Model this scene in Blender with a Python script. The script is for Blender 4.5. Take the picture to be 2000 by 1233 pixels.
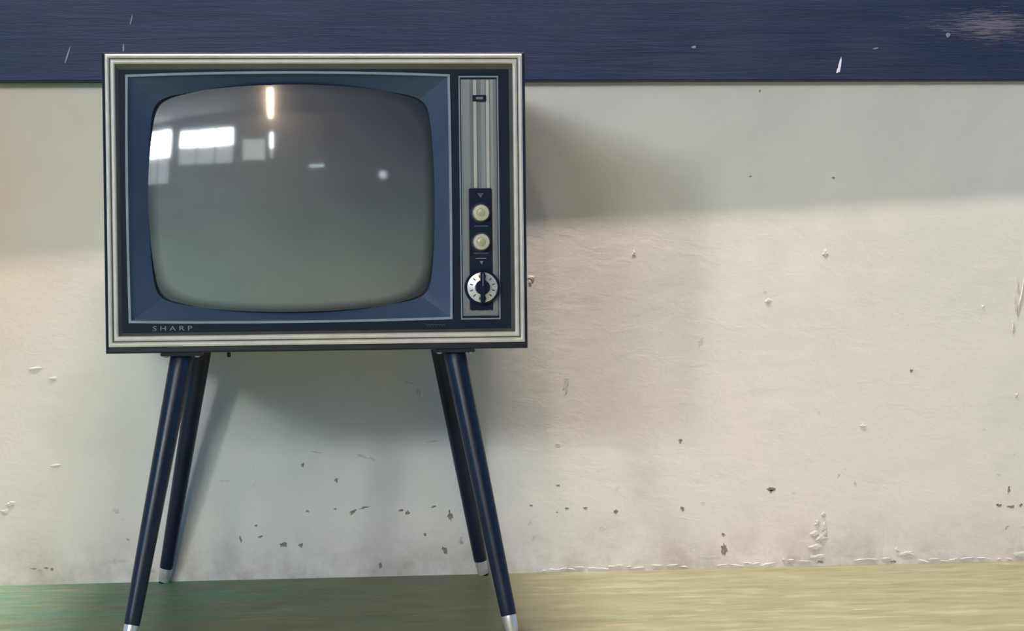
import bpy, bmesh, math, random
from mathutils import Vector, Matrix

for o in list(bpy.data.objects):
    bpy.data.objects.remove(o, do_unlink=True)
scene = bpy.context.scene
COL = scene.collection
RND = random.Random(7)

# ------------------------------------------------------------------ camera
cam_d = bpy.data.cameras.new('camera')
cam = bpy.data.objects.new('camera', cam_d)
COL.objects.link(cam)
YAW, PITCH, ROLL = 0.0885, -0.0173, -0.0108
fw = Vector((math.sin(YAW) * math.cos(PITCH), math.cos(YAW) * math.cos(PITCH), math.sin(PITCH)))
rt = Vector((math.cos(YAW), -math.sin(YAW), 0))
up = rt.cross(fw)
r2 = rt * math.cos(ROLL) + up * math.sin(ROLL)
u2 = -rt * math.sin(ROLL) + up * math.cos(ROLL)
m = Matrix((r2, u2, -fw)).transposed().to_4x4()
m.translation = Vector((0, -3.4685, 0.5204))
cam.matrix_world = m
cam_d.sensor_width = 36
cam_d.lens = 3821.6 / 2000 * 36
cam_d.clip_start = 0.05
scene.camera = cam

# ------------------------------------------------------------------ world, light levels, exposure
SKY_COL, SKY_STR = (0.10, 0.36, 1.0), 1.2
WIN_COL, WIN_STR = (0.90, 0.98, 1.0), 40.0          # daylight behind the far windows
TUBE_COL, TUBE_STR = (1.0, 0.78, 0.52), 120.0        # lit tube seen in the screen
PANEL_COL, PANEL_W = (1.0, 0.83, 0.78), 235.0       # ceiling light panels close to the wall
w = bpy.data.worlds.new('world')
scene.world = w
w.use_nodes = True
bg = w.node_tree.nodes['Background']
bg.inputs[0].default_value = (*SKY_COL, 1)
bg.inputs[1].default_value = SKY_STR
vs = scene.view_settings
vs.view_transform = 'Standard'
vs.look = 'None'
vs.exposure = 0.0
vs.gamma = 1.0
vs.use_curve_mapping = False


# ------------------------------------------------------------------ materials
class N:
    """small node-tree builder"""
    def __init__(s, name):
        s.m = bpy.data.materials.new(name)
        s.m.use_nodes = True
        s.t = s.m.node_tree
        s.p = s.t.nodes['Principled BSDF']

    def n(s, kind, ins=None, **attr):
        nd = s.t.nodes.new(kind)
        for k, v in attr.items():
            setattr(nd, k, v)
        for k, v in (ins or {}).items():
            if isinstance(v, bpy.types.NodeSocket):
                s.t.links.new(v, nd.inputs[k])
            else:
                nd.inputs[k].default_value = v
        return nd

    def set(s, key, v):
        if isinstance(v, bpy.types.NodeSocket):
            s.t.links.new(v, s.p.inputs[key])
        else:
            s.p.inputs[key].default_value = v

    def coords(s, scale=(1, 1, 1), loc=(0, 0, 0)):
        tc = s.n('ShaderNodeTexCoord')
        return s.n('ShaderNodeMapping', {'Vector': tc.outputs['Object'], 'Scale': scale, 'Location': loc}).outputs[0]

    def noise(s, vec, scale, detail=4, rough=0.55, dist=0.0):
        return s.n('ShaderNodeTexNoise', {'Vector': vec, 'Scale': scale, 'Detail': detail, 'Roughness': rough,
                                          'Distortion': dist}).outputs['Fac']

    def ramp(s, fac, stops):
        r = s.n('ShaderNodeValToRGB', {'Fac': fac})
        el = r.color_ramp.elements
        while len(el) < len(stops):
            el.new(0.5)
        for e, (pos, c) in zip(el, stops):
            e.position = pos
            e.color = (*c, 1) if len(c) == 3 else c
        return r.outputs[0]

    def val(s, fac, a, b, c=0.0, d=1.0):
        return s.n('ShaderNodeMapRange', {'Value': fac, 1: a, 2: b, 3: c, 4: d}).outputs[0]

    def math(s, op, a, b=0.0):
        return s.n('ShaderNodeMath', {0: a, 1: b}, operation=op).outputs[0]

    def mix(s, fac, a, b, mode='MIX'):
        nd = s.n('ShaderNodeMix', data_type='RGBA', blend_type=mode)
        for k, v in ((0, fac), (6, a), (7, b)):
            if isinstance(v, bpy.types.NodeSocket):
                s.t.links.new(v, nd.inputs[k])
            elif k == 0:
                nd.inputs[0].default_value = v
            else:
                nd.inputs[k].default_value = (*v, 1)
        return nd.outputs[2]

    def bump(s, height, strength, dist, normal=None):
        ins = {'Height': height, 'Strength': strength, 'Distance': dist}
        if normal is not None:
            ins['Normal'] = normal
        return s.n('ShaderNodeBump', ins).outputs[0]


def simple(name, col, rough=0.5, metal=0.0, vary=0.15, scale=30.0, coat=0.0, spec=0.5, aniso=None):
    a = N(name)
    v = a.coords(aniso or (1, 1, 1))
    f = a.noise(v, scale, 3)
    lo = tuple(c * (1 - vary) for c in col)
    hi = tuple(min(1, c * (1 + vary)) for c in col)
    a.set('Base Color', a.ramp(f, [(0.3, lo), (0.7, hi)]))
    a.set('Roughness', a.val(f, 0.3, 0.7, max(0.02, rough - 0.05), min(1, rough + 0.05)))
    a.set('Metallic', metal)
    a.set('Coat Weight', coat)
    a.set('Specular IOR Level', spec)
    return a.m


def emit(name, col, strength):
    a = N(name)
    a.set('Base Color', (*col, 1))
    a.set('Emission Color', (*col, 1))
    a.set('Emission Strength', strength)
    return a.m


def wall_material():
    a = N('aged_plaster')
    v = a.coords()
    big = a.noise(v, 2.2, 5, 0.6, 0.6)
    mid = a.noise(v, 9, 5, 0.6, 0.4)
    fine = a.noise(v, 70, 6, 0.65)
    col = a.ramp(big, [(0.32, (0.70, 0.69, 0.635)), (0.5, (0.78, 0.755, 0.69)), (0.68, (0.80, 0.75, 0.67))])
    col = a.mix(a.val(mid, 0.45, 0.75, 0, 0.35), col, (0.66, 0.66, 0.61))
    # warm, dimmer light at the left end painted into the colour, with a ragged edge
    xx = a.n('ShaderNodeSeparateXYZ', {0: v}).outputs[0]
    painted_warm = a.val(a.math('ADD', xx, a.math('MULTIPLY', a.math('SUBTRACT', a.noise(v, 3.0, 5, 0.6), 0.5), 0.35)), -0.70, -0.34, 1, 0)
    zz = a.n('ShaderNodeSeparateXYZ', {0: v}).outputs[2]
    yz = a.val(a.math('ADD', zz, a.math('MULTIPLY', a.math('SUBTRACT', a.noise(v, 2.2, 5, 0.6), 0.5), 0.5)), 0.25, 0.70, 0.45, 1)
    col = a.mix(a.math('MULTIPLY', a.math('MULTIPLY', painted_warm, yz), 1.0), col, (0.64, 0.465, 0.305))
    # grime growing towards the skirting, and scattered dark pits low on the wall
    z = a.n('ShaderNodeSeparateXYZ', {0: v}).outputs[2]
    low = a.math('POWER', a.val(z, 0.0, 0.14, 1, 0), 1.6)
    dirt = a.math('MULTIPLY', low, a.val(a.noise(v, 14, 6, 0.7), 0.35, 0.7))
    col = a.mix(a.math('MULTIPLY', dirt, 0.75), col, (0.36, 0.29, 0.24))
    vor = a.n('ShaderNodeTexVoronoi', {'Vector': a.mix(0.03, v, a.n('ShaderNodeTexNoise', {'Vector': v, 'Scale': 60.0}).outputs['Color']),
                                       'Scale': 34.0}, feature='F1')
    pit = a.val(vor.outputs['Distance'], 0.06, 0.17, 1, 0)
    gate = a.val(a.noise(v, 7.0, 3), 0.55, 0.68)
    lowg = a.val(z, 0.08, 0.34, 1, 0.0)
    pit = a.math('MULTIPLY', a.math('MULTIPLY', pit, gate), lowg)
    col = a.mix(a.math('MULTIPLY', pit, 0.75), col, (0.20, 0.17, 0.15))
    # thin trowel scratches
    vs_ = a.coords((3.0, 1, 26.0))
    scr = a.val(a.noise(vs_, 2.4, 6, 0.7, 1.2), 0.66, 0.78)
    col = a.mix(a.math('MULTIPLY', scr, 0.20), col, (0.55, 0.53, 0.48))
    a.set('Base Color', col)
    a.set('Roughness', 0.72)
    a.set('Specular IOR Level', 0.25)
    h = a.bump(a.noise(v, 3.5, 3, 0.5), 0.25, 0.008)
    h = a.bump(a.noise(a.coords((1, 1, 1.8)), 16, 5, 0.6, 0.4), 0.3, 0.0028, h)
    h = a.bump(fine, 0.25, 0.0007, h)
    h = a.bump(scr, 0.3, 0.001, h)
    a.set('Normal', h)
    return a.m


def floor_material():
    a = N('worn_painted_floor')
    v = a.coords((1.0, 5.0, 1))
    v2 = a.coords((1, 1, 1))
    st = a.noise(v, 7, 8, 0.65, 0.6)
    st2 = a.noise(a.coords((2.0, 14.0, 1)), 9, 6, 0.7)
    x = a.n('ShaderNodeSeparateXYZ', {0: v2}).outputs[0]
    g = a.math('ADD', a.val(x, -0.45, 0.35, -0.22, 0.22), a.noise(v, 2.6, 4, 0.6))
    base = a.ramp(g, [(0.30, (0.125, 0.260, 0.165)), (0.55, (0.195, 0.200, 0.110)), (0.85, (0.22, 0.225, 0.130))])
    col = a.mix(a.val(st, 0.5, 0.66, 0, 0.85), base, (0.30, 0.29, 0.175))
    col = a.mix(a.val(st2, 0.5, 0.75, 0, 0.5), col, (0.12, 0.115, 0.07))
    col = a.mix(a.val(a.noise(v, 3.7, 4), 0.55, 0.75, 0, 0.5), col, (0.18, 0.26, 0.155))
    col = a.mix(a.val(a.noise(a.coords((1.4, 4.5, 1), (3, 1, 0)), 5, 6, 0.65, 0.8), 0.50, 0.66, 0, 0.5), col, (0.135, 0.135, 0.075))
    col = a.mix(a.val(a.noise(a.coords((1.6, 5.0, 1), (7, 2, 0)), 6, 6, 0.65, 0.8), 0.56, 0.70, 0, 0.6), col, (0.32, 0.315, 0.185))
    a.set('Base Color', col)
    a.set('Roughness', a.val(st, 0.3, 0.7, 0.38, 0.55))
    a.set('Specular IOR Level', 0.12)
    a.set('Normal', a.bump(st2, 0.25, 0.002))
    return a.m


def board_material():
    a = N('navy_painted_board')
    v = a.coords((1.0, 1.0, 16.0))
    grain = a.noise(v, 5, 8, 0.7, 0.5)
    fine = a.noise(a.coords((3.0, 1, 60.0)), 9, 6, 0.7)
    blot = a.noise(a.coords((1.2, 1, 2.5)), 3.2, 5, 0.6)
    col = a.ramp(grain, [(0.3, (0.0090, 0.0180, 0.051)), (0.5, (0.0125, 0.0230, 0.064)), (0.72, (0.0180, 0.0310, 0.079))])
    col = a.mix(a.val(blot, 0.42, 0.72, 0, 0.45), col, (0.032, 0.042, 0.084))
    # rubbed patches where the paint has gone thin: one broad patch by the right, streaks elsewhere
    sep = a.n('ShaderNodeSeparateXYZ', {0: a.coords()})
    px_ = a.math('ABSOLUTE', a.math('SUBTRACT', sep.outputs[0], 1.18))
    pz_ = a.math('ABSOLUTE', a.math('SUBTRACT', sep.outputs[2], 0.972))
    patch = a.math('MULTIPLY', a.val(px_, 0.0, 0.24, 1, 0), a.val(pz_, 0.0, 0.06, 1, 0))
    wear = a.val(a.math('ADD', fine, a.math('MULTIPLY', patch, 0.34)), 0.70, 0.80)
    col = a.mix(a.math('MULTIPLY', wear, 0.5), col, (0.22, 0.20, 0.235))
    a.set('Base Color', col)
    a.set('Roughness', a.val(grain, 0.3, 0.7, 0.5, 0.65))
    a.set('Specular IOR Level', 0.28)
    h = a.bump(grain, 0.35, 0.003)
    h = a.bump(fine, 0.35, 0.0012, h)
    a.set('Normal', h)
    return a.m


def screen_material():
    a = N('picture_tube_glass')
    v = a.coords()
    f = a.noise(v, 6, 3)
    # grey phosphor behind the glass, with the brighter light on its lower half painted into the colour
    z = a.n('ShaderNodeSeparateXYZ', {0: v}).outputs[2]
    painted_glow = a.val(a.math('ADD', z, a.math('MULTIPLY', a.math('SUBTRACT', a.noise(v, 5, 5, 0.6), 0.5), 0.16)), 0.50, 0.76, 1, 0)
    glass = a.ramp(f, [(0.3, (0.042, 0.048, 0.070)), (0.7, (0.050, 0.056, 0.078))])
    rim = a.n('ShaderNodeAttribute', attribute_name='rim').outputs['Fac']
    body = a.mix(painted_glow, glass, (0.155, 0.186, 0.178))
    a.set('Base Color', a.mix(a.val(rim, 0.93, 1.0), body, (0.020, 0.028, 0.045)))
    a.set('Roughness', 0.5)
    a.set('Specular IOR Level', 0.4)
    a.set('Coat Weight', 1.0)
    a.set('Coat Roughness', 0.055)
    a.set('Coat IOR', 1.6)
    return a.m


def brushed(name, col, rough=0.32, metal=0.85, along='z'):
    a = N(name)
    v = a.coords((220, 220, 3) if along == 'z' else (3, 220, 220))
    f = a.noise(v, 3, 4, 0.6)
    a.set('Base Color', a.ramp(f, [(0.3, tuple(c * 0.8 for c in col)), (0.7, col)]))
    a.set('Metallic', metal)
    a.set('Roughness', a.val(f, 0.3, 0.7, rough - 0.06, rough + 0.1))
    return a.m


M_WALL = wall_material()
M = {
    'wall': M_WALL,
    'floor': floor_material(),
    'board': board_material(),
    'screen': screen_material(),
    'shell': simple('dark_lacquered_cabinet', (0.012, 0.017, 0.028), 0.4, 0, 0.25, 12, aniso=(1, 8, 8), spec=0.25),
    'cream': simple('cream_metal_trim', (0.64, 0.60, 0.54), 0.36, 0.12, 0.06, 60),
    'groove': simple('trim_groove', (0.10, 0.10, 0.085), 0.5, 0, 0.2, 60),
    'face': simple('navy_front_plate', (0.011, 0.0185, 0.032), 0.5, 0, 0.12, 40, spec=0.12),
    'bezel': simple('slate_blue_bezel', (0.050, 0.076, 0.136), 0.46, 0, 0.08, 24, spec=0.3),
    'gasket': simple('tube_gasket', (0.010, 0.015, 0.026), 0.6, 0, 0.2, 40),
    'line': simple('satin_line', (0.23, 0.28, 0.35), 0.5, 0.0, 0.08, 40, spec=0.3),
    'alu': brushed('brushed_aluminium', (0.225, 0.24, 0.26), 0.42, 0.25),
    'rib': brushed('polished_rib', (0.52, 0.50, 0.48), 0.36, 0.25),
    'black': simple('black_plastic', (0.008, 0.014, 0.034), 0.45, 0, 0.2, 40, spec=0.12),
    'ivory': simple('ivory_knob', (0.52, 0.50, 0.38), 0.35, 0.15, 0.08, 60),
    'ivory2': simple('ivory_knob_cap', (0.40, 0.40, 0.27), 0.3, 0.2, 0.08, 60),
    'silver': simple('silver_dial', (0.62, 0.65, 0.66), 0.30, 0.35, 0.10, 50),
    'print': simple('pale_print', (0.21, 0.225, 0.29), 0.4, 0.2, 0.05, 50),
    'leg': simple('navy_black_lacquer', (0.009, 0.014, 0.030), 0.33, 0, 0.15, 16, spec=0.3),
    'ferrule': simple('nickel_ferrule', (0.60, 0.58, 0.55), 0.3, 0.5, 0.1, 40),
    'chip': simple('bare_dark_patch', (0.25, 0.215, 0.185), 0.85, 0, 0.4, 160),
    'scuff': simple('grey_scuff', (0.60, 0.585, 0.54), 0.8, 0, 0.15, 160),
    'flake': M_WALL,
    'scratch': simple('white_scratch', (0.72, 0.72, 0.76), 0.7, 0, 0.1, 60),
    'faint_scratch': simple('faint_scratch', (0.20, 0.21, 0.27), 0.7, 0, 0.1, 60),
    'ceil': simple('dim_ceiling_paint', (0.26, 0.25, 0.25), 0.8, 0, 0.1, 4),
    'farwall': simple('grey_hall_wall', (0.36, 0.36, 0.36), 0.8, 0, 0.1, 4),
    'winframe': simple('window_frame_paint', (0.30, 0.30, 0.30), 0.6, 0, 0.1, 20),
    'housing': simple('white_enamel_housing', (0.7, 0.7, 0.68), 0.4, 0, 0.05, 20),
    'daylight': emit('daylit_pane', WIN_COL, WIN_STR),
    'daylight2': emit('frosted_daylit_pane', WIN_COL, WIN_STR * 0.09),
    'tube': emit('lit_tube', TUBE_COL, TUBE_STR),
    'daylight3': emit('bright_daylit_pane', WIN_COL, WIN_STR * 2.2),
    'small_lamp': emit('lit_small_shade', (0.85, 0.97, 1.0), 7.0),
    'panel': emit('lit_diffuser', PANEL_COL, 3.0),
}


# ------------------------------------------------------------------ mesh helpers
def obj(name, verts, faces, mat, parent=None, smooth=None):
    me = bpy.data.meshes.new(name)
    me.from_pydata([tuple(v) for v in verts], [], faces)
    bm = bmesh.new()
    bm.from_mesh(me)
    bmesh.ops.remove_doubles(bm, verts=bm.verts, dist=1e-6)
    bmesh.ops.recalc_face_normals(bm, faces=bm.faces)
    bm.to_mesh(me)
    bm.free()
    me.materials.append(mat)
    if smooth is not None:
        me.shade_smooth()
        me.set_sharp_from_angle(angle=math.radians(smooth))
    o = bpy.data.objects.new(name, me)
    COL.objects.link(o)
    o.parent = parent
    return o


def tag(o, label=None, cat=None, group=None, kind=None):
    for k, v in (('label', label), ('category', cat), ('group', group), ('kind', kind)):
        if v:
            o[k] = v
    return o


def empty(name, loc):
    o = bpy.data.objects.new(name, None)
    o.empty_display_size = 0.1
    o.location = loc
    COL.objects.link(o)
    return o


def loft(loops, close_first=False, close_last=False):
    n = len(loops[0])
    vs_ = [p for lp in loops for p in lp]
    fs = []
    for i in range(len(loops) - 1):
        for j in range(n):
            k = (j + 1) % n
            fs.append((i * n + j, i * n + k, (i + 1) * n + k, (i + 1) * n + j))
    if close_first:
        fs.append(tuple(range(n)))
    if close_last:
        fs.append(tuple(range((len(loops) - 1) * n, len(loops) * n)))
    return vs_, fs


def box_data(x0, x1, y0, y1, z0, z1, bev=0.0):
    bm = bmesh.new()
    bmesh.ops.create_cube(bm, size=1)
    for v in bm.verts:
        v.co = Vector(((x0 + x1) / 2 + v.co.x * (x1 - x0), (y0 + y1) / 2 + v.co.y * (y1 - y0), (z0 + z1) / 2 + v.co.z * (z1 - z0)))
    if bev:
        bmesh.ops.bevel(bm, geom=list(bm.edges), offset=bev, segments=2, affect='EDGES')
    bm.verts.index_update()
    vs_ = [v.co.copy() for v in bm.verts]
    fs = [tuple(v.index for v in f.verts) for f in bm.faces]
    bm.free()
    return vs_, fs


def box(name, x0, x1, y0, y1, z0, z1, mat, parent=None, bev=0.0):
    v, f = box_data(x0, x1, y0, y1, z0, z1, bev)
    return obj(name, v, f, mat, parent, 35 if bev else None)


def rod(name, p0, p1, prof, mat, parent=None, n=28, smooth=40):
    """lathe along p0 -> p1; prof = [(t in 0..1, radius)]"""
    p0, p1 = Vector(p0), Vector(p1)
    d = (p1 - p0)
    q = d.normalized().to_track_quat('Z', 'Y')
    loops = []
    for t, r in prof:
        c = p0 + d * t
        loops.append([c + q @ Vector((r * math.cos(2 * math.pi * k / n), r * math.sin(2 * math.pi * k / n), 0)) for k in range(n)])
    v, f = loft(loops, True, True)
    return obj(name, v, f, mat, parent, smooth)


# ------------------------------------------------------------------ setting
CEIL, FAR = 3.5, -7.6
X0, X1 = -6.5, 6.5

# plastered wall behind the set (gently uneven, thick)
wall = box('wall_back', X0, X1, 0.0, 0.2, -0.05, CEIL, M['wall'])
tag(wall, 'pale cream plaster wall with chips and stains', kind='structure')
floor = box('floor', X0, X1, FAR - 0.2, 0.0, -0.05, 0.0, M['floor'])
tag(floor, 'worn green and yellow painted concrete floor', kind='structure')
ceil = box('ceiling', X0, X1, FAR - 0.2, 0.2, CEIL, CEIL + 0.1, M['ceil'])
tag(ceil, 'dim grey ceiling of the hall', kind='structure')

# navy board: runs a little out of parallel with the wall, so it stands prouder on the left


def proud(x):
    return 0.0378 - (x + 0.585) * (0.0124 / 1.831)


bv = []
for x in (-2.6, 3.2):
    p = proud(x)
    for dy, z in ((0.0, 0.8745), (-p + 0.002, 0.8745), (-p, 0.8765), (-p, 1.298), (-p + 0.002, 1.30), (0.0, 1.30)):
        bv.append((x, dy, z))
bf = [(i, (i + 1) % 6, 6 + (i + 1) % 6, 6 + i) for i in range(6)] + [tuple(range(6)), tuple(range(6, 12))]
board = obj('trim_1', bv, bf, M['board'])
tag(board, 'wide navy painted wooden board along the wall above the television', kind='structure')

# far wall of the hall, with its windows (seen only as reflections in the tube)
WINS = [(-5.05, -4.08, 1.48, 3.28, 2), (-3.72, -1.95, 2.02, 3.16, 3), (-1.72, -0.98, 2.05, 2.78, 1), (-0.90, -0.74, 2.10, 2.96, 1)]
cuts_x = sorted({X0, X1, *[w_[0] for w_ in WINS], *[w_[1] for w_ in WINS]})
fv, ff = [], []


def add(vf):
    b = len(fv)
    fv.extend(vf[0])
    ff.extend([tuple(i + b for i in f) for f in vf[1]])


for a_, b_ in zip(cuts_x[:-1], cuts_x[1:]):
    hit = [w_ for w_ in WINS if w_[0] <= a_ + 1e-6 and w_[1] >= b_ - 1e-6]
    if hit:
        add(box_data(a_, b_, FAR - 0.2, FAR, 0, hit[0][2]))
        add(box_data(a_, b_, FAR - 0.2, FAR, hit[0][3], CEIL))
    else:
        add(box_data(a_, b_, FAR - 0.2, FAR, 0, CEIL))
far = obj('wall_front', fv, ff, M['farwall'])
tag(far, 'grey far wall of the hall with windows', kind='structure')
for i, (a_, b_, c_, d_, nm) in enumerate(WINS):
    we = empty('window_%d' % (i + 1), ((a_ + b_) / 2, FAR - 0.1, c_))
    tag(we, 'bright window of the hall mirrored in the screen', kind='structure')
    hw, hh = (b_ - a_) / 2, d_ - c_
    t = 0.03
    for nm_, q in (('window_frame', (-hw, -hw + t, 0, hh)), ('window_frame', (hw - t, hw, 0, hh)),
                   ('window_frame', (-hw + t, hw - t, 0, t)), ('window_frame', (-hw + t, hw - t, hh - t, hh))):
        box(nm_, q[0], q[1], -0.04, 0.04, q[2], q[3], M['winframe'], we)
    split = t + (hh - 2 * t) * (0.5 if i < 3 else 0.4)
    box('pane', -hw + t, hw - t, -0.01, 0.0, split, hh - t, M[('daylight3', 'daylight', 'daylight2', 'daylight')[i]], we)
    box('pane', -hw + t, hw - t, -0.01, 0.0, t, split, M['daylight2'], we)
    for k in range(1, nm):
        x = -hw + 2 * hw * k / nm
        box('mullion', x - 0.012, x + 0.012, -0.02, 0.03, t, hh - t, M['winframe'], we)

# ------------------------------------------------------------------ paint damage on wall and board


def blob(name, x, z, w_, h_, mat, parent, y=0.0, thick=0.0008, ang=0.0, n=11, rough=0.35, peak=0.0):
    """irregular chip lying on a vertical surface that faces -Y"""
    loops = [[], [], []]
    for k in range(n):
        th = 2 * math.pi * k / n
        r = 1 + RND.uniform(-rough, rough)
        u, v = math.cos(th) * w_ / 2 * r, math.sin(th) * h_ / 2 * r
        uu, vv = u * math.cos(ang) - v * math.sin(ang), u * math.sin(ang) + v * math.cos(ang)
        loops[0].append(Vector((uu, 0.0005, vv)))
        loops[1].append(Vector((uu * 0.97, -thick, vv * 0.97)))
        loops[2].append(Vector((uu * 0.5, -thick - peak * RND.uniform(0.5, 1), vv * 0.5)))
    vs_, fs = loft(loops, False, True)
    o = obj(name, vs_, fs, mat, parent)
    o.location = (x, y, z)
    return o


S = 1 / 1102.0      # wall metres per photo pixel
# (px, py, width px, height px, angle, kind) measured on the photograph's wall
CH = [(591, 908, 9, 8, .3, 'c'), (657, 938, 8, 10, .2, 'c'), (690, 1001, 18, 8, .4, 'c'), (712, 992, 24, 5, .25, 'c'),
      (782, 998, 14, 6, 0, 'c'), (796, 1002, 10, 11, -.6, 'c'), (847, 990, 11, 5, 0, 'c'), (879, 1008, 10, 22, .1, 'c'),
      (830, 1045, 8, 8, 0, 'c'), (868, 1074, 12, 18, .4, 'c'), (553, 1065, 22, 9, .2, 'c'), (588, 1066, 12, 12, .6, 'c'),
      (508, 1049, 14, 6, .3, 'c'), (470, 1053, 6, 14, .3, 'c'), (500, 1027, 7, 8, 0, 'c'), (600, 998, 8, 6, 0, 'c'),
      (655, 995, 6, 5, 0, 'c'), (743, 1105, 7, 14, 0, 'c'), (1090, 870, 10, 9, 0, 's'), (1328, 861, 8, 10, 0.3, 'c'),
      (1508, 955, 22, 9, 0, 'c'), (1506, 960, 10, 7, .5, 'c'), (1550, 963, 8, 5, 0, 's'), (1090, 949, 8, 5, 0, 'c'),
      (1038, 988, 8, 5, 0, 'c'), (1107, 994, 10, 5, 0, 'c'), (1143, 993, 10, 5, 0, 'c'), (1088, 1001, 6, 4, 0, 'c'),
      (1203, 1000, 8, 10, 0, 'c'), (1177, 1032, 12, 9, -.5, 's'), (1333, 994, 10, 8, 0, 'c'), (1372, 982, 9, 5, 0, 's'),
      (1413, 1045, 9, 10, .5, 'c'), (1415, 1072, 14, 24, 0, 'c'), (1385, 1088, 40, 6, 0, 's'), (1350, 1073, 8, 8, 0, 's'),
      (1951, 988, 12, 8, 0, 'c'), (1975, 990, 16, 6, 0, 'c'), (1994, 987, 14, 7, .4, 'c'), (1970, 958, 7, 18, -.3, 'c'),
      (1950, 928, 8, 6, 0, 's'), (1780, 725, 7, 8, 0, 'c'), (1600, 806, 7, 7, 0, 's'), (1484, 178, 6, 6, 0, 'c'),
      (1465, 345, 8, 4, 0, 'c'), (1628, 348, 9, 5, 0, 'c'), (1494, 570, 8, 4, 0, 's'), (85, 163, 5, 16, 0, 'c'), (148, 158, 22, 4, 0, 'c'),
      (118, 166, 8, 3, .5, 's'), (27, 296, 6, 5, 0, 's'), (10, 298, 5, 4, 0, 's'), (710, 893, 36, 7, -.3, 's'), (728, 897, 18, 5, -.7, 's'),
      (620, 884, 26, 5, -.2, 's'), (886, 902, 5, 24, .2, 's'), (440, 940, 24, 4, 0, 's'), (848, 862, 30, 4, .1, 's'), (235, 1096, 46, 7, .08, 's'),
      (200, 1105, 26, 9, .4, 's'), (66, 1111, 14, 4, 0, 'c'), (90, 1110, 12, 5, 0, 'c'), (102, 1113, 8, 7, 0, 'c'), (1368, 668, 7, 26, -.3, 's'),
      (1105, 750, 12, 40, 0, 's'), (1660, 1082, 8, 6, 0, 's'), (1745, 1098, 12, 6, 0, 'c'), (1602, 1098, 18, 6, 0, 'c'), (800, 748, 22, 5, -.2, 's'),
      (818, 768, 10, 18, .2, 's')]
_r, _u, _f = r2, u2, fw
_c = Vector((0, -3.4685, 0.5204))


def on_plane(px, py, Y):
    d = _f + _r * ((px - 1000) / 3821.6) - _u * ((py - 616.5) / 3821.6)
    return _c + d * ((Y - _c.y) / d.y)


for px, py, pw, ph, an, kd in CH:
    p = on_plane(px, py, 0)
    if p.z > 0.87:
        continue
    z = max(p.z, ph * S / 2 + 0.002)
    blob('paint_chip' if kd == 'c' else 'scuff_mark', p.x, z, pw * S * 0.85, ph * S * 0.85, M['chip' if kd == 'c' else 'scuff'], wall,
         thick=0.0003, ang=an, n=14, rough=0.5)
# lifted flakes and lumps of plaster with real relief
FL = [(1608, 1005, 9, 12), (1596, 1022, 10, 16), (1610, 1030, 12, 22), (1590, 1045, 16, 14), (1604, 1052, 22, 16), (1592, 1070, 26, 14),
      (1612, 1042, 10, 20), (1598, 1088, 30, 12), (1550, 1095, 46, 6), (1752, 1075, 10, 10), (1770, 1082, 30, 12), (1700, 1093, 60, 6),
      (1905, 1091, 60, 6), (1965, 1090, 36, 10), (1990, 1084, 20, 14), (1987, 560, 6, 40), (1984, 600, 7, 50), (1979, 640, 6, 26),
      (1994, 585, 5, 60), (1038, 543, 14, 8), (1034, 551, 8, 10), (1685, 832, 12, 7), (1500, 588, 16, 12), (1612, 495, 10, 14),
      (1238, 495, 8, 16), (1085, 1112, 50, 6), (1140, 1109, 60, 6), (1210, 1106, 50, 5), (1300, 1104, 60, 5), (1422, 1101, 50, 5),
      (1480, 1100, 60, 5), (1825, 1093, 70, 5), (20, 985, 16, 12), (10, 1000, 14, 12), (1985, 773, 9, 10), (1920, 600, 5, 6), (70, 720, 22, 5),
      (105, 740, 16, 6), (110, 910, 18, 5), (228, 998, 14, 10)]
FL2 = []
for px, py, pw, ph in FL:
    if pw > 28 and pw > 3 * ph:          # a ragged run of crumbs along the foot of the wall
        k = px - pw / 2
        while k < px + pw / 2:
            q = RND.uniform(6, 28)
            FL2.append((k + q / 2, py + RND.uniform(-2, 4), q, RND.uniform(2, 4)))
            k += q + RND.uniform(-2, 10)
    else:
        FL2.append((px, py, pw, ph))
for px, py, pw, ph in FL2:
    p = on_plane(px, py, 0)
    blob('plaster_flake', p.x, max(p.z, ph * S / 2 + 0.001), pw * S, ph * S, M['flake'], wall, thick=0.0004, ang=RND.uniform(-.2, .2),
         rough=0.45, peak=0.0007)
# scratches through the navy paint
for px, py, ln, wd, an in ((1645, 125, 34, 6, 1.38), (1641, 136, 12, 4, 1.3), (255, 38, 22, 2, 1.3), (131, 105, 34, 2.4, 1.25), (240, 92, 16, 3, 1.5),
                           (1358, 90, 10, 6, 0), (1858, 66, 10, 8, .6), (1716, 92, 12, 4, .2)):
    p = on_plane(px, py, -0.045)
    blob('paint_scratch', p.x, p.z, ln * S, wd * S, M['scratch' if px in (1645, 1641) else 'faint_scratch'], board, y=-proud(p.x), thick=0.0004, ang=an, n=8, rough=0.3)

# ------------------------------------------------------------------ television
CX, CZ, YF, YE = -0.0296, 0.642, -0.55, -0.31
tv = empty('television', (CX, YE, 0))
tag(tv, 'vintage dark television with cream trim on four splayed navy legs', 'television')


def L(u, v, d=0.0):
    """front-plane millimetres (right, up, inward) -> television local metres"""
    return Vector((u / 1000, YF - YE + d / 1000, CZ + v / 1000))


NS = 48


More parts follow.
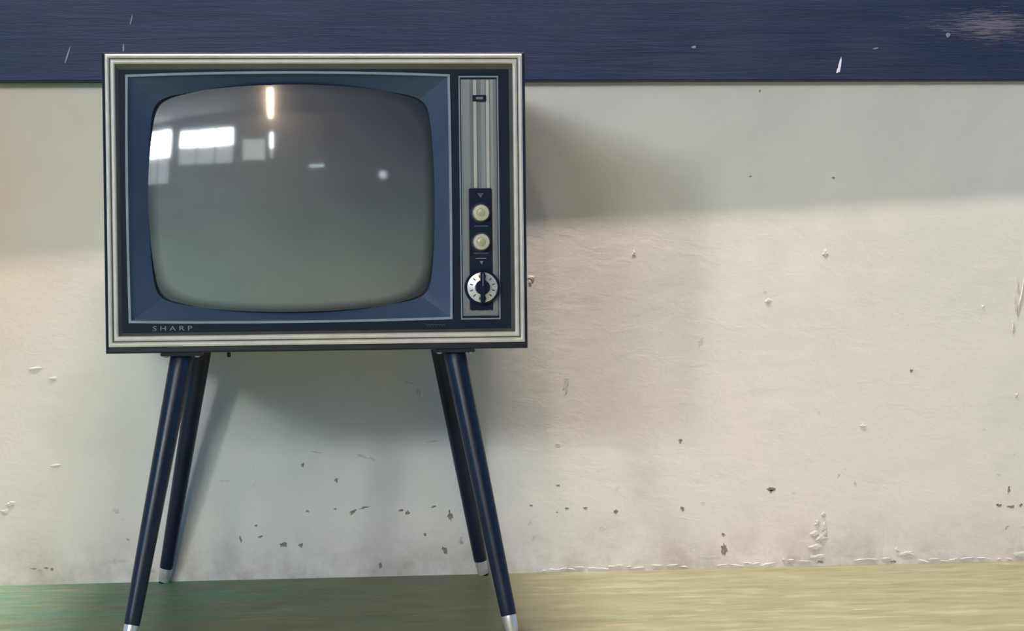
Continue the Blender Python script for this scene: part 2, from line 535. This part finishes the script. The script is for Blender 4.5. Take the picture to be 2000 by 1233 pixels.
def rect(x0, x1, z0, z1, d, bow=(0, 0, 0, 0), n=NS):
    """per-side sampled rectangle; bow = outward bulge of bottom, right, top, left"""
    pts = []
    cs = [(x0, z0), (x1, z0), (x1, z1), (x0, z1)]
    nr = [(0, -1), (1, 0), (0, 1), (-1, 0)]
    for s_ in range(4):
        a_, b_ = cs[s_], cs[(s_ + 1) % 4]
        for k in range(n):
            t = k / n
            bl = bow[s_] * 4 * t * (1 - t)
            pts.append((a_[0] + (b_[0] - a_[0]) * t + nr[s_][0] * bl, a_[1] + (b_[1] - a_[1]) * t + nr[s_][1] * bl, d))
    return pts


def LL(pts):
    return [L(*p) for p in pts]


def rloop(hx, z0, z1, d, n=NS):
    return LL(rect(-hx, hx, z0, z1, d, n=n))


# cabinet shell: open-fronted wooden box with softened front edge and a recessed back cover
v, f = loft([rloop(305, -210, 217, 3), rloop(309.5, -219, 219.5, 0), rloop(311.2, -220.8, 221.2, 0.8), rloop(312, -221.5, 221.8, 3),
             rloop(312, -221.5, 221.8, 511), rloop(304, -214, 214, 513), rloop(303, -213, 213, 507), rloop(290, -200, 200, 506),
             rloop(280, -190, 190, 506)], False, True)
shell = obj('cabinet_shell', v, f, M['shell'], tv, 30)
for k in range(9):
    z = CZ + 0.08 - k * 0.02
    box('vent_slot', -0.12, 0.12, YF - YE + 0.5055, YF - YE + 0.5075, z - 0.003, z + 0.003, M['gasket'], shell)

# cream trim: outer bead, dark groove, inner bead with a sloping return


def bead(name, outer, inner, d0, dm, d1, mat):
    (hx, za, zb), (ix, zc, zd) = outer, inner
    mx, ma, mb = (hx + ix) / 2, (za + zc) / 2, (zb + zd) / 2
    qx, qa, qb = (hx * .75 + ix * .25), (za * .75 + zc * .25), (zb * .75 + zd * .25)
    rx, ra, rb = (hx * .25 + ix * .75), (za * .25 + zc * .75), (zb * .25 + zd * .75)
    v_, f_ = loft([rloop(hx, za, zb, d0 + 6), rloop(hx, za, zb, d0), rloop(qx, qa, qb, dm + 0.6), rloop(mx, ma, mb, dm), rloop(rx, ra, rb, dm + 0.6), rloop(ix, zc, zd, d1),
                   rloop(ix, zc, zd, d1 + 6)])
    return obj(name, v_, f_, mat, tv, 50)


bead('trim_frame', (307.5, -211.8, 219), (301.6, -205, 213), 0, -1.8, 0.5, M['cream'])
v, f = loft([rloop(302, -205.5, 213.5, 2.6), rloop(299.0, -203, 210.5, 2.6)])
obj('trim_groove', v, f, M['groove'], tv)
bead('trim_frame', (299.4, -203, 211), (293.2, -196, 204.6), 1.0, -0.4, 2.0, M['cream'])
v, f = loft([rloop(293.4, -196.2, 204.8, 2.0), rloop(287.8, -191.3, 196.5, 11.5)])
obj('trim_return', v, f, simple('grey_trim_return', (0.17, 0.16, 0.145), 0.4, 0.4, 0.1, 40), tv)

# navy face plate with the opening for the tube
FD = 10.5
B_OUT = rect(-277, 198, -175, 187.8, FD, (2.8, 1.2, 4.8, 1.8))
v, f = loft([rloop(290, -193, 199, FD + 0.2), LL([(x, z, FD + 0.2) for x, z, d in B_OUT])])
face = obj('front_plate', v, f, M['face'], tv)

# bezel round the tube
SCX, SCZ = -37.0, 6.5


def inside(x, z, p=16.0):
    A = 212 - 9.5 * (z / 150) ** 2
    Bq = 167.5 - 17.5 * (x / 203) ** 2
    return (abs(x) / A) ** p + (abs(z) / Bq) ** p < 1


def tube_loop(sc, d, ref=B_OUT):
    pts = []
    for x, z, _ in ref:
        dx, dz = x - SCX, z - SCZ
        lo, hi = 0.0, 1.2
        for _k in range(30):
            mid = (lo + hi) / 2
            if inside(dx * mid, dz * mid):
                lo = mid
            else:
                hi = mid
        pts.append((SCX + dx * lo * sc, SCZ + dz * lo * sc, d))
    return pts


def mixloop(a_, b_, t):
    return [tuple(p[i] * (1 - t) + q[i] * t for i in range(3)) for p, q in zip(a_, b_)]


inner = tube_loop(1.008, 38)
first = [(x, z, FD + 1.5) for x, z, d in B_OUT]
v, f = loft([LL(B_OUT), LL(first), LL(mixloop(first, inner, 0.5)), LL(inner)])
bez = obj('screen_bezel', v, f, M['bezel'], tv, 14)
v, f = loft([LL(inner), LL(tube_loop(1.0, 41)), LL(tube_loop(0.99, 52))])
obj('tube_gasket', v, f, M['gasket'], bez, 30)


def offs(pts, o, d):
    cx_, cz_ = (-277 + 198) / 2, (-175 + 187.8) / 2
    return [(x + (o if x > cx_ else -o) * min(1, abs(x - cx_) / 230), z + (o if z > cz_ else -o) * min(1, abs(z - cz_) / 175), d) for x, z, _ in pts]


v, f = loft([LL(offs(B_OUT, 2.1, FD + 1)), LL(offs(B_OUT, 1.8, FD - 2.2)), LL(offs(B_OUT, -1.6, FD - 2.2)), LL(offs(B_OUT, -2.0, FD + 3))])
obj('bezel_line', v, f, M['line'], bez)

# picture tube face, a spherical cap
TR = 900.0
loops = []
for s_ in (1.015, 1.0, 0.985, 0.97, 0.955, 0.94, 0.92, 0.9, 0.85, 0.8, 0.68, 0.55, 0.42, 0.3, 0.18, 0.08, 0.02):
    lp = []
    for x, z, _ in tube_loop(s_, 0):
        q = (x - SCX) ** 2 + (z - SCZ) ** 2
        lp.append((x, z, 12 + TR - math.sqrt(TR * TR - q)))
    loops.append(LL(lp))
v, f = loft(loops, False, True)
pt = obj('picture_tube', v, f, M['screen'], tv, 60)
at_ = pt.data.attributes.new('rim', 'FLOAT', 'POINT')
nl = len(B_OUT)
for i_, vv in enumerate(pt.data.vertices):
    x, z = vv.co.x * 1000, (vv.co.z - CZ) * 1000
    lo_, hi_ = 0.5, 1.0
    dx, dz = x - SCX, z - SCZ
    A = 212 - 9.5 * (dz / 150) ** 2
    Bq = 167.5 - 17.5 * (dx / 203) ** 2
    at_.data[i_].value = ((abs(dx) / A) ** 8 + (abs(dz) / Bq) ** 8) ** 0.125

# ------------------------------------------------------------------ control panel
prof = [(214.6, FD + 1), (217.6, FD - .5), (218.2, FD - 1.4), (229, FD - 1.8), (233.4, FD - 1.2), (234.2, FD - 2.6), (239.6, FD - 2.6), (240.4, FD - 1.4), (246, FD - .9),
        (252, FD - 1.4), (252.8, FD - 2.6), (258.6, FD - 2.6), (259.4, FD - 1.2), (264, FD - 1.8), (268.8, FD - 1.4), (269.4, FD - .5), (271, FD + 1)]
v = [L(x, z, d) for z in (-172.2, 181.8) for x, d in prof]
n_ = len(prof)
f = [(i, i + 1, n_ + i + 1, n_ + i) for i in range(n_ - 1)]
ctl = obj('control_panel', v, f, M['alu'], tv)
v, f = loft([LL(rect(212.6, 272.6, -178, 187.4, FD + 1, n=1)), LL(rect(213, 272.2, -177.6, 187, FD - 1.6, n=1)),
             LL(rect(214.6, 270.6, -175.8, 185, FD - 1.6, n=1)), LL(rect(215, 270.2, -175.4, 184.6, FD + 1, n=1))])
obj('panel_outline', v, f, M['line'], ctl)


def slab(name, x0, x1, z0, z1, d0, d1, mat, parent, bev=0.0004):
    a_, b_ = L(x0, z0, d0), L(x1, z1, d1)
    return box(name, a_.x, b_.x, a_.y, b_.y, a_.z, b_.z, mat, parent, bev)


slab('polished_rib', 234.4, 239.4, 19.5, 181, FD - 4, FD - 2, M['rib'], ctl, 0.0008)
slab('polished_rib', 253.2, 258.4, 19.5, 181, FD - 4, FD - 2, M['rib'], ctl, 0.0008)
bd = slab('badge', 233.4, 254.0, 148.6, 158.2, FD - 5.2, FD - 2, M['black'], ctl, 0.0006)
slab('badge_bar', 238.5, 249.0, 151.6, 155.2, FD - 5.9, FD - 5, M['alu'], bd, 0.0003)
slab('polished_edge', 218.6, 225.4, -171, 18.6, FD - 3.0, FD - 1, M['alu'], ctl, 0.0008)
slab('polished_edge', 225.6, 268.5, -171, -164.8, FD - 3.0, FD - 1, M['alu'], ctl, 0.0008)
plate = slab('knob_plate', 226.4, 260.6, -163.6, 18.8, FD - 4.6, FD - 1, M['black'], ctl, 0.0008)


def disc(name, u, v_, prof_, mat, parent, n=40):
    """prof_ = [(d mm, radius mm)] from back to front"""
    loops_ = [[L(u + r * math.cos(2 * math.pi * k / n), v_ + r * math.sin(2 * math.pi * k / n), d) for k in range(n)] for d, r in prof_]
    vv, ffs = loft(loops_, False, True)
    return obj(name, vv, ffs, mat, parent, 35)


for (u, w_) in ((243.8, -18.3), (244.0, -61.7)):
    kn = disc('control_knob', u, w_, [(FD - 4, 12.6), (FD - 14, 12.4), (FD - 16, 11.2), (FD - 16.4, 7.2), (FD - 15.6, 6.6)], M['ivory'], ctl)
    disc('knob_cap', u, w_, [(FD - 15, 5.8), (FD - 17.0, 5.6), (FD - 17.4, 4.2)], M['ivory2'], kn, 24)
    disc('knob_collar', u, w_, [(FD - 4.4, 15.2), (FD - 6, 15.0), (FD - 6.2, 12.8)], M['gasket'], kn)
# print on the knob plate: pale dash, pointer and faint marks
slab('plate_mark', 235.2, 251.0, -86.9, -85.5, FD - 5.0, FD - 4.5, M['print'], plate, 0)
v = [L(244.2 + x, -92.4 + z, FD - 4.9) for x, z in ((-2.6, 2.4), (2.6, 2.4), (0, -3.2))] + [L(244.2 + x, -92.4 + z, FD - 4.4) for x, z in ((-2.6, 2.4), (2.6, 2.4), (0, -3.2))]
obj('plate_mark', v, [(0, 1, 2), (3, 4, 5), (0, 1, 4, 3), (1, 2, 5, 4), (2, 0, 3, 5)], M['print'], plate)
dim = simple('dim_print', (0.06, 0.085, 0.13), 0.5, 0, 0.1, 40)
v = [L(243.6 + x, 8.2 + z, FD - 4.9) for x, z in ((-5, 3), (5, 3), (0, -4))] + [L(243.6 + x, 8.2 + z, FD - 4.4) for x, z in ((-5, 3), (5, 3), (0, -4))]
obj('plate_mark', v, [(0, 1, 2), (3, 4, 5), (0, 1, 4, 3), (1, 2, 5, 4), (2, 0, 3, 5)], dim, plate)
slab('plate_mark', 234, 254, -38.6, -37.2, FD - 5.0, FD - 4.5, dim, plate, 0)
slab('plate_mark', 233, 255, -79.2, -77.8, FD - 5.0, FD - 4.5, dim, plate, 0)

# channel dial
DU, DV = 244.7, -129.7
dial = disc('channel_dial', DU, DV, [(FD - 3, 26.6), (FD - 8, 26.4), (FD - 9.4, 24.6), (FD - 9.2, 23)], M['black'], ctl, 56)
NR = 56
ring = [[L(DU + r * math.cos(2 * math.pi * k / NR), DV + r * math.sin(2 * math.pi * k / NR), d) for k in range(NR)]
        for d, r in ((FD - 8.8, 22.8), (FD - 10.2, 22.4), (FD - 13.0, 11.2), (FD - 12.0, 10.4))]
v, f = loft(ring)
dr = obj('dial_ring', v, f, M['silver'], dial, 35)
for k in range(12):
    a_ = math.radians(90 - (k + 0.5) * 30)
    r0, r1, hw = 14.8, 19.2, 1.0
    pts = []
    for r, s_ in ((r0, -1), (r1, -1), (r1, 1), (r0, 1)):
        d = FD - 13.0 + (r - 11.2) / 11.2 * 2.8 - 0.25
        pts.append(L(DU + r * math.cos(a_) - s_ * hw * math.sin(a_), DV + r * math.sin(a_) + s_ * hw * math.cos(a_), d))
    pts += [p + Vector((0, 0.0005, 0)) for p in pts]
    obj('dial_mark', pts, [(0, 1, 2, 3), (4, 5, 6, 7), (0, 1, 5, 4), (1, 2, 6, 5), (2, 3, 7, 6), (3, 0, 4, 7)],
        simple('dial_print', (0.07, 0.08, 0.10), 0.5, 0, 0.1, 40) if k == 0 else bpy.data.materials['dial_print'], dr)
disc('dial_hub', DU, DV, [(FD - 9, 10.8), (FD - 19, 10.4), (FD - 20.4, 9.2)], M['black'], dial, 36)
slab('dial_grip', DU - 3.4, DU + 3.4, DV - 23.0, DV + 23.0, FD - 23.0, FD - 10.0, M['black'], dial, 0.0012)
slab('grip_line', DU - 0.5, DU + 0.5, DV + 2, DV + 21.0, FD - 23.3, FD - 22.6, M['print'], dial, 0)

# maker's lettering, lower left of the face plate
cu = bpy.data.curves.new('lettering_curve', 'FONT')
cu.body = 'SHARP'
cu.size = 0.0098
cu.extrude = 0.0003
cu.space_character = 1.62
cu.align_x = 'LEFT'
tmp = bpy.data.objects.new('lettering_tmp', cu)
COL.objects.link(tmp)
bpy.context.view_layer.update()
me = bpy.data.meshes.new_from_object(tmp.evaluated_get(bpy.context.evaluated_depsgraph_get()))
bpy.data.objects.remove(tmp, do_unlink=True)
me.name = 'maker_lettering'
xs = [v_.co.x for v_ in me.vertices]
wd = max(xs) - min(xs)
for v_ in me.vertices:
    x, y, z = v_.co
    p = L(-244 + (x - min(xs)) / wd * 57.5, -188.6 + y * 1000, FD - 0.3 - z * 1000)
    v_.co = p
me.materials.clear()
me.materials.append(M['print'])
lt = bpy.data.objects.new('maker_lettering', me)
COL.objects.link(lt)
lt.parent = face
# small illegible script badge, lower right
pts = []
for k in range(60):
    t = k / 59
    pts.append(L(160 + 28 * t + 1.2 * math.sin(t * 40), -186 + 2.0 * math.sin(t * 40 + 1.2) * (1 - 0.3 * t), FD - 0.4))
vs_, fs_ = [], []
for k, p in enumerate(pts):
    vs_ += [p + Vector((0, 0, 0.0004)), p - Vector((0, 0, 0.0004))]
    if k:
        fs_.append((2 * k - 2, 2 * k - 1, 2 * k + 1, 2 * k))
obj('script_mark', vs_, fs_, dim, face)

# ------------------------------------------------------------------ legs
for sx in (-1, 1):
    for (yt, yb) in ((-0.5245, -0.6018), (-0.0928, -0.0155)):
        top = Vector((sx * 0.2027, yt - YE, 0.4165))
        foot = Vector((sx * 0.2800, yb - YE, 0.0))
        zf = 0.0275
        t = (top.z - zf) / top.z
        fe = top.lerp(foot, t)
        leg = rod('leg', top, fe, [(0, 0.0150), (0.01, 0.0168), (0.06, 0.0168), (0.97, 0.0119), (0.995, 0.0117), (1, 0.0112)], M['leg'], tv)
        fr = rod('ferrule', fe + (top - foot) * 0.002, foot + Vector((0, 0, 0.0025)), [(0, 0.0106), (0.1, 0.0109), (0.85, 0.0098), (1, 0.0085)], M['ferrule'], leg)
        rod('foot_glide', foot + Vector((0, 0, 0.0032)), foot + Vector((0, 0, 0)), [(0, 0.009), (0.5, 0.009), (1, 0.0075)], M['black'], leg, 20)
        br = box('mounting_bracket', top.x - 0.030, top.x + 0.030, top.y - 0.024, top.y + 0.030, 0.4155, 0.4206, M['shell'], leg, 0.001)
        for bx in (-0.023, 0.023):
            for by in (-0.017, 0.022):
                q = Vector((top.x + bx, top.y + by, 0.4160))
                rod('screw', q, q - Vector((0, 0, 0.0025)), [(0, 0.004), (0.6, 0.004), (1, 0.002)], M['ferrule'], br, 10)
q = Vector((-0.137, -0.47 - YE, 0.4212))
rod('hanging_bolt', q, q - Vector((0, 0, 0.011)), [(0, 0.006), (0.25, 0.006), (0.26, 0.003), (0.8, 0.003), (1, 0.002)], M['shell'], tv, 14)

# ------------------------------------------------------------------ lamps of the hall
for i, (x, lab) in enumerate(((0.15, 'slim warm ceiling light close to the wall, above the television'),)):
    e = empty('ceiling_light', (x, -0.33, CEIL))
    tag(e, lab, 'ceiling light')
    hs = [(-0.37, 0.37, -0.05, -0.04), (-0.37, 0.37, 0.04, 0.05), (-0.37, -0.36, -0.04, 0.04), (0.36, 0.37, -0.04, 0.04)]
    for h in hs:
        box('light_frame', h[0], h[1], h[2], h[3], -0.16, 0.0, M['housing'], e)
    box('diffuser', -0.355, 0.355, -0.035, 0.035, -0.13, -0.12, M['panel'], e)
    ld = bpy.data.lights.new('panel_light', 'AREA')
    ld.shape = 'RECTANGLE'
    ld.size, ld.size_y = 0.68, 0.045
    ld.energy = PANEL_W
    ld.color = PANEL_COL
    lo = bpy.data.objects.new('panel_light', ld)
    COL.objects.link(lo)
    lo.parent = e
    lo.location = (0, 0, -0.14)

te = empty('tube_light', (-0.75, -6.6, CEIL))
tag(te, 'lit warm tube light on the hall ceiling, mirrored in the screen', 'tube light')
te.rotation_euler = (0, 0, math.radians(-5))
box('light_housing', -0.05, 0.05, -0.95, 0.95, -0.05, 0.0, M['housing'], te, 0.004)
rod('tube', (0, -0.93, -0.11), (0, 0.93, -0.11), [(0, 0.055), (1, 0.055)], M['tube'], te, 16)
for y in (-0.945, 0.945):
    box('tube_holder', -0.025, 0.025, y - 0.012, y + 0.012, -0.11, -0.04, M['housing'], te)

for nm_, x, z, hw, hh, lab in (('wall_lamp', 2.45, 1.66, 0.10, 0.10, 'small pale wall lamp on the far wall, right of the windows'),
                               ('strip_light', 0.50, 1.86, 0.22, 0.03, 'short strip light on the far wall, just right of the windows')):
    e = empty(nm_, (x, FAR, z))
    tag(e, lab, 'lamp')
    box('back_plate', -hw - 0.02, hw + 0.02, 0.0, 0.03, -hh - 0.02, hh + 0.02, M['housing'], e, 0.004)
    box('lamp_shade', -hw, hw, 0.03, 0.10, -hh, hh, M['small_lamp'], e, 0.015)
